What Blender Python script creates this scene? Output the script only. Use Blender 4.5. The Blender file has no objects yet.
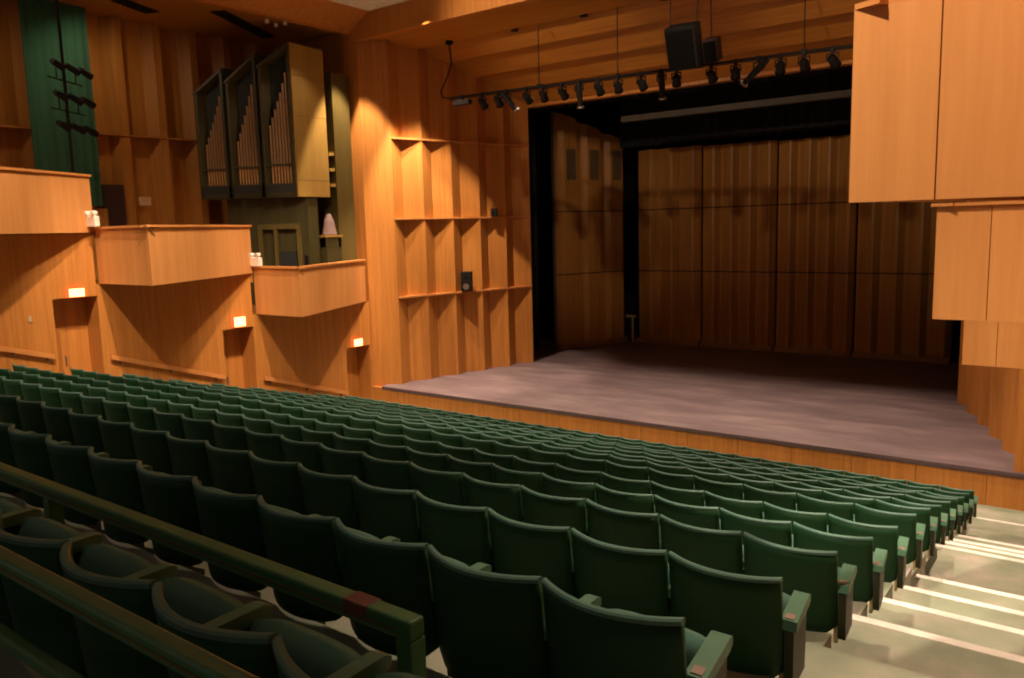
import bpy, math, random
from mathutils import Vector, Matrix
random.seed(7)
C = bpy.context.scene.collection
Z0 = 5.5            # the camera's eye is the origin while building; everything is lifted by Z0 at the end

# ------------------------------------------------------------------ materials
def new_mat(name):
    m = bpy.data.materials.new(name); m.use_nodes = True
    nt = m.node_tree; b = nt.nodes['Principled BSDF']
    return m, nt, b

def flat(name, col, rough=.5, metal=0., spec=.5):
    m, nt, b = new_mat(name)
    n = nt.nodes.new('ShaderNodeTexNoise'); n.inputs['Scale'].default_value = 9; n.inputs['Detail'].default_value = 3
    tc = nt.nodes.new('ShaderNodeTexCoord'); nt.links.new(tc.outputs['Object'], n.inputs['Vector'])
    r = nt.nodes.new('ShaderNodeValToRGB')
    r.color_ramp.elements[0].position = .3; r.color_ramp.elements[1].position = .7
    r.color_ramp.elements[0].color = (*[c*.88 for c in col], 1); r.color_ramp.elements[1].color = (*[min(1, c*1.1) for c in col], 1)
    nt.links.new(n.outputs['Fac'], r.inputs['Fac']); nt.links.new(r.outputs['Color'], b.inputs['Base Color'])
    b.inputs['Roughness'].default_value = rough; b.inputs['Metallic'].default_value = metal
    b.inputs['Specular IOR Level'].default_value = spec
    return m

def wood(name, col, dark=.72, rough=.45, sc=(9, 9, .35), strips=True):
    """veneer with the grain running up the local z axis, in strips of slightly different tone"""
    m, nt, b = new_mat(name); L = nt.links.new
    tc = nt.nodes.new('ShaderNodeTexCoord')
    mp = nt.nodes.new('ShaderNodeMapping'); mp.inputs['Scale'].default_value = sc
    L(tc.outputs['Object'], mp.inputs['Vector'])
    n1 = nt.nodes.new('ShaderNodeTexNoise'); n1.inputs['Scale'].default_value = 1.0; n1.inputs['Detail'].default_value = 4; n1.inputs['Distortion'].default_value = .6
    L(mp.outputs['Vector'], n1.inputs['Vector'])
    mp2 = nt.nodes.new('ShaderNodeMapping'); mp2.inputs['Scale'].default_value = tuple(s*6 for s in sc)
    L(tc.outputs['Object'], mp2.inputs['Vector'])
    n2 = nt.nodes.new('ShaderNodeTexNoise'); n2.inputs['Scale'].default_value = 1.0; n2.inputs['Detail'].default_value = 3
    L(mp2.outputs['Vector'], n2.inputs['Vector'])
    ad = nt.nodes.new('ShaderNodeMath'); ad.operation = 'MULTIPLY_ADD'; ad.inputs[1].default_value = .35
    L(n2.outputs['Fac'], ad.inputs[0])
    mu = nt.nodes.new('ShaderNodeMath'); mu.operation = 'MULTIPLY'; mu.inputs[1].default_value = .65
    L(n1.outputs['Fac'], mu.inputs[0]); L(mu.outputs[0], ad.inputs[2])
    r = nt.nodes.new('ShaderNodeValToRGB')
    r.color_ramp.elements[0].position = .33; r.color_ramp.elements[1].position = .66
    r.color_ramp.elements[0].color = (col[0]*dark, col[1]*dark*.93, col[2]*dark*.86, 1)
    r.color_ramp.elements[1].color = (*col, 1)
    L(ad.outputs[0], r.inputs['Fac']); L(r.outputs['Color'], b.inputs['Base Color'])
    b.inputs['Roughness'].default_value = rough; b.inputs['Specular IOR Level'].default_value = .3
    return m

def emit(name, col, s):
    m, nt, b = new_mat(name)
    b.inputs['Base Color'].default_value = (*col, 1)
    b.inputs['Emission Color'].default_value = (*col, 1); b.inputs['Emission Strength'].default_value = s
    return m

def streaky(name, c0, c1, sc, rough, extra=None):
    m, nt, b = new_mat(name); L = nt.links.new
    tc = nt.nodes.new('ShaderNodeTexCoord'); mp = nt.nodes.new('ShaderNodeMapping'); mp.inputs['Scale'].default_value = sc
    L(tc.outputs['Object'], mp.inputs['Vector'])
    n = nt.nodes.new('ShaderNodeTexNoise'); n.inputs['Scale'].default_value = 1; n.inputs['Detail'].default_value = 6; n.inputs['Roughness'].default_value = .62
    L(mp.outputs['Vector'], n.inputs['Vector'])
    r = nt.nodes.new('ShaderNodeValToRGB'); r.color_ramp.elements[0].position = .36; r.color_ramp.elements[1].position = .68
    r.color_ramp.elements[0].color = (*c0, 1); r.color_ramp.elements[1].color = (*c1, 1)
    if extra:
        e = r.color_ramp.elements.new(.52); e.color = (*extra, 1)
    L(n.outputs['Fac'], r.inputs['Fac']); L(r.outputs['Color'], b.inputs['Base Color'])
    b.inputs['Roughness'].default_value = rough
    return m

M = {}
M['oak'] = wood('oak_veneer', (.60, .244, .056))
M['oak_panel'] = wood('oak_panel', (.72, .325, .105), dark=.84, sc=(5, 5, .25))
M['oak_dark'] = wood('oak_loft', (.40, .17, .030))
M['oak_cap'] = wood('oak_cap', (.66, .28, .085), dark=.9, sc=(3, 3, 3))
M['oak_ceiling'] = wood('oak_ceiling', (.50, .20, .030), sc=(.35, 9, 9))
M['shell'] = wood('shell_wood', (.40, .185, .045), sc=(10, 10, .4))
M['shell_trim'] = wood('shell_trim', (.30, .15, .05), sc=(2, 2, 2))
M['stage_floor'] = streaky('stage_floor', (.125, .085, .098), (.215, .155, .168), (.6, 2.2, 1), .55, (.16, .115, .127))
M['stage_edge'] = flat('stage_edge', (.12, .075, .085), .6)
M['concrete'] = streaky('painted_concrete', (.25, .29, .215), (.46, .40, .37), (1.6, 1.6, 1.6), .6, (.32, .345, .265))
M['nosing'] = flat('nosing_paint', (.93, .88, .84), .5)
M['plaster'] = flat('white_plaster', (.84, .82, .76), .9)
M['seat_shell'] = flat('seat_shell', (.012, .060, .022), .55, 0, .25)
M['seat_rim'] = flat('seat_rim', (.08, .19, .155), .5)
M['seat_cloth'] = flat('seat_cloth', (.075, .19, .15), .85)
M['arm'] = flat('armrest_green', (.075, .19, .12), .5)
M['standard'] = flat('seat_standard', (.022, .027, .008), .55)
M['bracket'] = flat('bracket_tan', (.45, .34, .17), .5)
M['plate'] = flat('number_plate', (.28, .20, .17), .4)
M['rail'] = flat('rail_paint', (.05, .155, .06), .38)
M['groove'] = flat('rail_groove', (.12, .075, .02), .6)
M['tape'] = flat('red_tape', (.15, .045, .033), .6)
M['black'] = flat('black_metal', (.007, .006, .006), .6, 0, .25)
M['blackcloth'] = flat('black_cloth', (.007, .006, .006), .95)
M['maroon'] = flat('dark_masking', (.035, .012, .010), .9)
M['green_cloth'] = wood('green_curtain', (.030, .105, .058), dark=.75, rough=.95, sc=(3.5, 3.5, .05))
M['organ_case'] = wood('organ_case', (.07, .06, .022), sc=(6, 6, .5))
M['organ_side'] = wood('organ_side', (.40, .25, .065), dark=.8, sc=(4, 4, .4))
M['organ_mid'] = wood('organ_mid', (.13, .10, .030), dark=.8, sc=(4, 4, .4))
M['organ_dark'] = flat('organ_inside', (.018, .020, .019), .8)
M['pipe_metal'] = flat('organ_pipe', (.42, .25, .13), .38, .55)
M['pipe_foot'] = flat('organ_pipe_foot', (.60, .33, .13), .4, .3)
M['white'] = flat('white_casing', (.82, .72, .62), .45)
M['yellow'] = flat('yellow_plastic', (.85, .45, .05), .5)
M['lens'] = flat('lamp_lens', (.85, .80, .76), .2)
M['signface'] = emit('exit_face', (1., .60, .18), 3.2)
M['signrim'] = emit('exit_rim', (1., .05, .02), 2.2)
M['grille'] = flat('speaker_grille', (.004, .0035, .003), .9, 0, .08)
M['vent'] = flat('vent_grille', (.10, .065, .03), .6)
M['batten'] = flat('batten_grey', (.055, .042, .026), .6)
M['sign'] = flat('wall_notice', (.50, .34, .20), .7)
M['pale'] = flat('pale_shade', (.26, .17, .16), .8)
M['steel'] = flat('steel_grey', (.22, .16, .12), .45, .5)

# ------------------------------------------------------------------ mesh builder
class MB:
    def __init__(s): s.v = []; s.f = []
    def add(s, vs, fs):
        o = len(s.v); s.v += [tuple(v) for v in vs]; s.f += [tuple(i+o for i in f) for f in fs]; return s
    def box(s, x0, x1, y0, y1, z0, z1):
        return s.add([(x0,y0,z0),(x1,y0,z0),(x1,y1,z0),(x0,y1,z0),(x0,y0,z1),(x1,y0,z1),(x1,y1,z1),(x0,y1,z1)],
                     [(0,3,2,1),(4,5,6,7),(0,1,5,4),(1,2,6,5),(2,3,7,6),(3,0,4,7)])
    def prism(s, poly, z0, z1):
        a = sum(poly[i][0]*poly[(i+1)%len(poly)][1]-poly[(i+1)%len(poly)][0]*poly[i][1] for i in range(len(poly)))
        if a < 0: poly = poly[::-1]
        n = len(poly)
        z0f = z0 if callable(z0) else (lambda x, y: z0); z1f = z1 if callable(z1) else (lambda x, y: z1)
        vs = [(x,y,z0f(x,y)) for x,y in poly]+[(x,y,z1f(x,y)) for x,y in poly]
        fs = [tuple(range(n-1,-1,-1)), tuple(range(n,2*n))]+[(i,(i+1)%n,n+(i+1)%n,n+i) for i in range(n)]
        return s.add(vs, fs)
    def prism_x(s, poly, x0, x1):      # poly in (y, z)
        a = sum(poly[i][0]*poly[(i+1)%len(poly)][1]-poly[(i+1)%len(poly)][0]*poly[i][1] for i in range(len(poly)))
        if a < 0: poly = poly[::-1]
        n = len(poly)
        vs = [(x0,y,z) for y,z in poly]+[(x1,y,z) for y,z in poly]
        fs = [tuple(range(n-1,-1,-1)), tuple(range(n,2*n))]+[(i,(i+1)%n,n+(i+1)%n,n+i) for i in range(n)]
        return s.add(vs, fs)
    def cyl(s, p0, p1, r0, r1=None, n=12):
        r1 = r0 if r1 is None else r1
        p0, p1 = Vector(p0), Vector(p1); d = (p1-p0).normalized()
        a = Vector((0,0,1)) if abs(d.z) < .9 else Vector((1,0,0))
        u = d.cross(a).normalized(); w = d.cross(u)
        vs = []
        for p, r in ((p0,r0),(p1,r1)):
            vs += [p+(u*math.cos(2*math.pi*i/n)+w*math.sin(2*math.pi*i/n))*r for i in range(n)]
        fs = [tuple(range(n)), tuple(range(2*n-1,n-1,-1))]+[(i,n+i,n+(i+1)%n,(i+1)%n) for i in range(n)]
        return s.add(vs, fs)
    def tube(s, pts, r, n=8):
        for a, b in zip(pts, pts[1:]): s.cyl(a, b, r, n=n)
        return s
    def obox(s, c, hx, hy, hz, rot):   # oriented box
        m = rot; vs = []
        for z in (-hz,hz):
            for x,y in ((-hx,-hy),(hx,-hy),(hx,hy),(-hx,hy)):
                vs.append(Vector(c)+m@Vector((x,y,z)))
        return s.add(vs, [(0,3,2,1),(4,5,6,7),(0,1,5,4),(1,2,6,5),(2,3,7,6),(3,0,4,7)])
    def mesh(s, name, mat, smooth=False, origin=(0,0,0)):
        me = bpy.data.meshes.new(name)
        me.from_pydata([(x-origin[0],y-origin[1],z-origin[2]) for x,y,z in s.v], [], s.f)
        me.materials.append(mat)
        if smooth:
            for p in me.polygons: p.use_smooth = True
        me.update(); return me
    def build(s, name, mat, parent=None, origin=None, smooth=False, bevel=0, label=None):
        org = origin if origin is not None else (tuple(parent['_o']) if parent is not None and '_o' in parent else (0,0,0))
        o = bpy.data.objects.new(name, s.mesh(name, mat, smooth, org)); C.objects.link(o)
        if parent is not None: o.parent = parent
        else: o.location = org
        if bevel:
            b = o.modifiers.new('bevel', 'BEVEL'); b.width = bevel; b.segments = 2; b.limit_method = 'ANGLE'
        if label: o['label'] = label
        return o

ROOTS = []
def thing(name, label, cat, loc=(0,0,0), group=None):
    o = bpy.data.objects.new(name, None); C.objects.link(o); o.empty_display_size = .1
    o.location = loc; o['_o'] = [float(c) for c in loc]; o['label'] = label; o['category'] = cat
    if group: o['group'] = group
    return o
def tag(o, label, cat, group=None):
    o['label'] = label; o['category'] = cat
    if group: o['group'] = group
    return o
def struct(o, label=None):
    o['kind'] = 'structure'
    if label: o['label'] = label
    return o

def rz(a): return Matrix.Rotation(a, 3, 'Z')
def rx(a): return Matrix.Rotation(a, 3, 'X')

# ------------------------------------------------------------------ key dimensions (metres, camera eye at the origin)
XW = -18.62                 # left wall
XR = .45                    # right wall
ZS = -4.72                  # stage
ROWY = [2.14+1.1018*i for i in range(13)]
ROWX = [-1.01-.0733*i for i in range(13)]
SEATZ = [-1.19,-1.49,-1.77,-2.07,-2.36,-2.61,-2.90,-3.21,-3.50,-3.79,-4.10,-4.37,-4.64]
PITCH = .532
SH = .08                     # the seat meshes are drawn .84 tall, then lowered by this
FLOORZ = [z-.84+SH for z in SEATZ]
STAGE_Y = 17.15
CEIL = 6.3

# ------------------------------------------------------------------ floor: seating tiers, aisle, orchestra level
fl = MB()
LOW = -6.2
def tier(x0, x1, y0, y1, z): fl.box(x0, x1, y0, y1, LOW, z)
tier(-19.5, XR, -3.0, 1.10, -1.46)                       # where the camera stands
tier(-19.5, XR, 1.10, 2.16, -1.785+SH)
for i in range(13):
    y0 = ROWY[i]+.02; y1 = (ROWY[i+1]+.02) if i < 12 else 16.6
    tier(-19.5, ROWX[i]-.10, y0, y1, FLOORZ[i])
tier(-19.5, ROWX[12]-.10, 16.6, 17.6, -5.43)
AISLE = [(2.16,3.26,-2.03),(3.26,4.36,-2.33),(4.36,5.41,-2.61),(5.41,6.44,-2.91),(6.44,7.43,-3.20),(7.43,8.35,-3.45),(8.35,10.05,-3.74),(10.05,11.05,-4.05),
         (11.05,11.99,-4.34),(11.99,13.0,-4.63),(13.0,14.3,-4.94),(14.3,15.7,-5.21),(15.7,17.6,-5.48)]
AISLE = [(a*(z+SH)/z if a > 2.2 else a, b*(z+SH)/z if b < 17 else b, z+SH if z > -5.4 else -5.43) for a, b, z in AISLE]
AISLE = [(AISLE[k-1][1] if k else a, b, z) for k, (a, b, z) in enumerate(AISLE)]
def rowx_at(y): return ROWX[max([0]+[k for k in range(13) if ROWY[k] <= y+.3])]
for y0, y1, z in AISLE: tier(rowx_at(y0)-.10, XR, y0, y1, z)
floor = struct(fl.build('floor', M['concrete']))
for y1, z in [(a[1], a[2]) for a in AISLE[2:10]]+[(AISLE[11][1], AISLE[11][2])]:
    s = MB().box(rowx_at(y1)-.07, XR-.02, y1-.07, y1+.006, z-.03, z+.004)
    struct(s.build('nosing_strip', M['nosing'], floor), 'pale nosing strip on the aisle step')

# ------------------------------------------------------------------ left wall with doors, loft, balconies
BAY = [(4.9, 9.02, .15, 'rear'), (9.02, 13.1, -1.0, 'middle'), (13.1, 17.1, -2.1, 'front')]
DOORS = [(7.98, 8.95, -1.27), (12.07, 13.0, -2.42), (16.18, 17.14, -3.45)]
w = MB()
ys = -3.0
for (d0, d1, dz), (b0, b1, zb, _) in zip(DOORS, BAY):
    top = zb+.02
    w.box(XW-.75, XW, ys, d0, LOW, zb-.02 if ys < b0 else zb-.02)
    w.box(XW-.75, XW, d0, d1, dz, zb-.02)
    ys = d1
w.box(XW-.75, XW, ys, 17.19, LOW, -2.1)
wl = struct(w.build('wall_left', M['oak']))
for n, ((d0, d1, dz), nm) in enumerate(zip(DOORS, ('rear', 'middle', 'front'))):
    d = thing('door_%d' % (n+1), 'recessed plain wooden door in the left wall under the %s exit sign' % nm, 'door', (XW-.6, (d0+d1)/2, dz-2.15))
    d['kind'] = 'structure'
    MB().box(XW-.66, XW-.60, d0, (d0+d1)/2-.004, dz-2.3, dz).box(XW-.66, XW-.60, (d0+d1)/2+.004, d1, dz-2.3, dz).build('door_leaf', M['oak'], d)
    MB().box(XW-.60, XW-.56, d0+.40, d0+.43, dz-1.55, dz-1.35).build('handle', M['steel'], d)
# handrails along the left wall
for n, (a, b, nm) in enumerate((((6.3,-2.02),(7.88,-2.51),'behind the rear door'), ((9.1,-2.69),(12.0,-3.64),'between the rear and middle doors'), ((13.17,-3.85),(16.1,-4.79),'between the middle and front doors'))):
    h = thing('handrail', 'sloping wooden handrail on the left wall %s' % nm, 'handrail', (XW, a[0], a[1]), 'wall handrails')
    x = XW+.075
    MB().prism_x([(a[0],a[1]-.06),(b[0],b[1]-.06),(b[0],b[1]+.05),(a[0],a[1]+.05)], x-.028, x+.028).build('rail', M['oak_cap'], h, bevel=.01)
    for t in (.08, .5, .92):
        y = a[0]+(b[0]-a[0])*t; z = a[1]+(b[1]-a[1])*t
        MB().box(XW-.005, x, y-.02, y+.02, z-.12, z-.05).build('bracket', M['steel'], h)
# exit signs
for (y0, z1, z0), nm in zip(((8.30,-1.08,-1.24),(12.37,-2.13,-2.36),(16.43,-3.22,-3.41)), ('rear', 'middle', 'front')):
    y1 = y0+.36
    e = thing('exit_sign', 'glowing red-rimmed exit sign above the %s door' % nm, 'exit sign', (XW+.03, (y0+y1)/2, z0), 'exit signs')
    MB().box(XW+.002, XW+.07, y0, y1, z0-.02, z1+.02).build('casing', M['signrim'], e, bevel=.01)
    MB().box(XW+.07, XW+.082, y0+.018, y1-.018, z0-.006, z1+.006).build('lit_face', M['signface'], e)
# tiny wall outlets
tag(MB().box(XW, XW+.02, 7.45, 7.52, -1.72, -1.58).build('switch_plate', M['sign'], origin=(XW, 7.48, -1.72)), 'small pale switch plate on the left wall beside the rear door', 'switch')

# loft behind the balconies
XL = -22.4
lf = MB()
for b0, b1, zb, _ in BAY: lf.box(XL-.3, XW-.005, b0 if b0 > 5 else 1.0, b1, zb-.25 if b0 > 5 else zb-.25, zb+.03)
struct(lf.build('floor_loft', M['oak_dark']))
# back wall of the loft: shallow vertical folds
bk = MB()
y = 1.0; pts = []
while y < 17.0:
    pts += [(XL, y), (XL, y+.40), (XL+.30, y+.62), (XL+.30, y+.84), (XL+.02, y+1.0)]; y += 1.12
pts = [p for p in pts if p[1] < 17.2]+[(XL, 17.25)]
bk.prism(pts+[(XL-.3, 17.25), (XL-.3, 1.0)], -2.4, 6.2)
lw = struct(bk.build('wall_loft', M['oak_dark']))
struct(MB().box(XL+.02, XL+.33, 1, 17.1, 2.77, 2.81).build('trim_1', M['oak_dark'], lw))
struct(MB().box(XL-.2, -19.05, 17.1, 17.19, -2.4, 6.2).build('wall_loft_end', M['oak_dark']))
# loft ceiling with slots
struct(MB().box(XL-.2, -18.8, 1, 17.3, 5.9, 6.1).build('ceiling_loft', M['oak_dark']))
for (a, b), nm in zip((((-20.49,11.04), (-21.0,12.25)), ((-19.65,13.3), (-21.1,15.97))), ('above the bare loft wall', 'above the organ')):
    p = Vector((*a, 0)); q = Vector((*b, 0)); dv = q-p; ln_ = dv.length; an = math.atan2(dv.y, dv.x); mid = (p+q)/2
    g = MB().obox((mid.x, mid.y, 5.889), ln_/2, .21, .010, rz(an))
    k = -ln_/2+.1
    while k < ln_/2-.05:
        c_ = mid+dv.normalized()*k; g.obox((c_.x, c_.y, 5.872), .012, .20, .012, rz(an)); k += .16
    tag(g.build('ceiling_slot', M['black'], origin=(mid.x, mid.y, 5.88)), 'long dark slotted vent in the loft ceiling %s' % nm, 'vent', 'loft ceiling slots')
for x, y, nm in ((-19.45,14.7,'first'), (-19.63,15.15,'middle'), (-19.27,15.17,'last')):
    c_ = thing('ceiling_spotlight', 'tiny pale ceiling spotlight above the organ, %s of three along the slot' % nm, 'ceiling light', (x, y, 5.86), 'tiny spotlights above the organ')
    MB().cyl((x,y,5.80), (x,y,5.90), .06, n=14).build('can', M['white'], c_); MB().cyl((x,y,5.792), (x,y,5.80), .045, n=14).build('lens', M['lens'], c_)
# fascia above the loft opening, leaning out to the white ceiling
struct(MB().prism([(-18.95,1.0),(-18.80,1.0),(-18.80,17.12),(-18.95,17.12)], 5.8, 5.95)
       .add([(-18.80,1,5.84),(-18.80,17.12,5.84),(-17.9,17.12,CEIL+.02),(-17.9,1,CEIL+.02),(-18.95,1,5.84),(-18.95,17.12,5.84),(-18.1,17.12,CEIL+.02),(-18.1,1,CEIL+.02)],
            [(0,3,2,1),(4,5,6,7),(0,1,5,4),(3,7,6,2),(0,4,7,3),(1,2,6,5)]).build('fascia_left', M['oak']))

def balcony(b0, b1, zb, zt, apx, side, nm, lab, joint=None, e=.05, ch=.05):
    """triangular box: a short face across the hall and a long face running back into the wall"""
    xw = XW if side < 0 else XR
    A = (apx, b0); W0 = (xw, b0); W1 = (xw, b1)
    o = thing('balcony_box', lab, 'balcony', (xw, b0, zb), 'balcony boxes')
    t = .09
    sg = 1 if side < 0 else -1
    def off(p, dx, dy): return (p[0]+dx, p[1]+dy)
    d = Vector((W1[0]-A[0], W1[1]-A[1], 0)).normalized()
    def on(y, n=Vector((0,0,0)), k=0.): # point of the long face's line (shifted by n*k) at depth y
        q = Vector((A[0]+n.x*k, A[1]+n.y*k, 0)); q += d*((y-q.y)/d.y); return (q.x, q.y)
    n = Vector((d.y, -d.x, 0))
    if n.x*sg > 0: n = -n           # n points into the box
    MB().prism([(xw, b0+t), on(b0+t, n, t), on(b1-.02, n, t), (xw, b1-.02)], zb+.02, zb+.16).build('soffit', M['oak'], o)
    # short face
    js = joint or apx+sg*-.0
    ef = MB()
    for p, q in ((apx, joint), (joint, xw)) if joint else ((apx, xw),):
        lo, hi = min(p, q), max(p, q); g_ = .004 if joint else 0
        lo += g_ if lo == joint else 0; hi -= g_ if hi == joint else 0
        if side < 0: ef.prism([(lo, b0), (hi, b0), on(b0+t) if hi == apx else (hi, b0+t), (lo, b0+t)], zb, zt-ch)
        else: ef.prism([(lo, b0), (hi, b0), (hi, b0+t), on(b0+t) if lo == apx else (lo, b0+t)], zb, zt-ch)
    ef.build('end_face', M['oak_panel'], o)
    if joint: MB().box(min(xw, apx)+.02, max(xw, apx)-.02, b0+.02, b0+t-.01, zb+.02, zt-ch-.01).build('end_core', M['oak_dark'], o)
    q = [on(b0+t), W1, (W1[0]+n.x*t, W1[1]+n.y*t), on(b0+t, n, t)]
    MB().prism(q, zb, zt-ch).build('long_face', M['oak_panel'], o)
    cap = MB().prism([(xw, b0-e), (apx+sg*e*1.2, b0-e), (apx+sg*e*.6, b0+.17), (xw, b0+.17)], zt-ch, zt)
    q = [(A[0]-n.x*e, A[1]-n.y*e-.0), (W1[0]-n.x*e+d.x*.02, W1[1]-n.y*e+d.y*.02), (W1[0]+n.x*.16, W1[1]+n.y*.16), (A[0]+n.x*.16, A[1]+n.y*.16)]
    cap.prism(q, zt-ch, zt)
    cap.build('cap_rail', M['oak_cap'], o)
    return o
balcony(4.95, 9.02, .15, 1.43, -16.5, -1, 'l1', 'highest wooden balcony box on the left wall, below the green curtain')
balcony(9.02, 13.1, -1.0, .27, -16.34, -1, 'l2', 'middle wooden balcony box on the left wall, between its neighbours')
balcony(13.12, 17.08, -2.1, -.82, -16.7, -1, 'l3', 'lowest wooden balcony box on the left wall, under the organ')
balcony(4.95, 9.0, .095, 1.185, -1.315, 1, 'r1', 'bright wooden balcony box highest on the wall by the stepped aisle', -.87, .0, .03)
balcony(8.88, 13.0, -1.0, .13, -1.535, 1, 'r2', 'bright wooden balcony box stepping down under the highest aisle-side one', -1.07, .04, .03)
balcony(13.0, 17.1, -2.1, -.95, -1.84, 1, 'r3', 'lowest bright wooden balcony box on the aisle side, next to the stage', -1.42)
# panel joints on the aisle-side faces
# right wall
struct(MB().box(XR, XR+.3, -3, 17.5, LOW, CEIL).build('wall_right', M['oak']))

# emergency lights on the balcony caps
for (x, y, z), nm in (((-18.34, 8.88, .27), 'middle balcony'), ((-18.38, 13.06, -.82), 'lowest balcony')):
    e = thing('emergency_light', 'white twin-lamp emergency light standing at the end of the %s cap' % nm, 'emergency light', (x, y, z), 'emergency lights')
    MB().box(x-.19, x+.19, y-.06, y+.06, z, z+.24).build('case', M['white'], e, bevel=.02)
    for s in (-1, 1):
        c = (x+s*.13, y-.02, z+.31)
        lamp = MB().cyl((c[0], c[1]+.05, c[2]), (c[0]+s*.01, c[1]-.06, c[2]-.02), .045, .065, 14).cyl((c[0], c[1], z+.23), c, .018).build('lamp_head', M['white'], e, smooth=False)
        MB().cyl((c[0]+s*.01, c[1]-.061, c[2]-.02), (c[0]+s*.01, c[1]-.068, c[2]-.022), .056, .05, 14).build('lens', M['lens'], lamp, origin=e['_o'])
    if 'lowest' in nm: MB().box(x-.24, x-.19, y-.05, y+.03, z+.05, z+.13).build('test_box', M['yellow'], e, label='yellow test box')

# ------------------------------------------------------------------ loft contents
# green curtain
cu = MB(); y0, y1 = 9.25, 10.84; nn = 56
f_, b_ = [], []
for k in range(nn+1):
    t = k/nn; y = y0+(y1-y0)*t; dx = .014*math.sin(t*math.pi*2*7)+.008*math.sin(t*31)
    f_.append((-21.75+dx, y)); b_.append((-21.79+dx, y))
cu.prism(f_+b_[::-1], .86, 5.88)
cu = thing('curtain', 'long dark green curtain hanging on the loft wall above the highest balcony', 'curtain', (-21.77, 10.15, .86)) if False else tag(cu.build('curtain', M['green_cloth'], origin=(-21.77, 10.15, .86)), 'long dark green curtain hanging in the loft behind the lighting pole', 'curtain')
# low wooden ledge under the curtain and dark loft door
tag(MB().box(-22.06, -21.86, 10.6, 11.0, .18, .80).build('loft_cabinet', M['oak_dark'], origin=(-22.05, 10.9, .15)), 'small dim wooden cabinet under the end of the green curtain', 'cabinet')
dl = thing('door_4', 'dark doorway in the loft wall right beside the green curtain', 'door', (XL+.35, 11.3, .15)); dl['kind'] = 'structure'
MB().box(XL+.22, XL+.345, 11.02, 11.6, .15, 1.45).build('door_leaf', M['maroon'], dl)
tag(MB().box(XL+.30, XL+.33, 12.02, 12.36, .9, 1.13).build('wall_notice', M['sign'], origin=(XL+.31, 12.2, .9)), 'small pale blank notice on the loft wall above the middle balcony', 'notice')
# lighting pole with cross arms and lanterns
px, py = -19.5, 9.1
bp = thing('lighting_boom', 'black lighting pole with tiers of lanterns in front of the green curtain', 'stage light stand', (px, py, .18))
MB().cyl((px, py, .18), (px, py, 5.895), .035, n=12).build('pole', M['black'], bp)
MB().cyl((px, py, .18), (px, py, .21), .25, n=20).build('base', M['black'], bp)
du = Vector((-.55, .835, 0))
for z in (3.95, 3.28, 2.62):
    a = Vector((px, py, z))-du*.40+Vector((0,0,-.02)); b = Vector((px, py, z))+du*.92+Vector((0,0,-.02))
    arm = MB().cyl(a, b, .03).build('cross_arm', M['black'], bp)
    for t, l in ((.02, .30), (.42, .34), (.80, .34)):
        p = a+(b-a)*t
        d = (du*.9+Vector((.2, 0, -.25))).normalized()
        MB().cyl(p-d*.02, p+d*l, .065, .08, 12).build('lantern', M['black'], arm, origin=bp['_o'])
    if z > 2.7:
        zz = z-.38
        a = Vector((px, py, zz))-du*.6; b = Vector((px, py, zz))+du*.7
        MB().cyl(a, b, .016).cyl(a+(b-a)*.25, a+(b-a)*.25+Vector((0,0,.4)), .014).cyl(a+(b-a)*.8, a+(b-a)*.8+Vector((0,0,.4)), .014).build('tie_bar', M['black'], bp)

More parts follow.
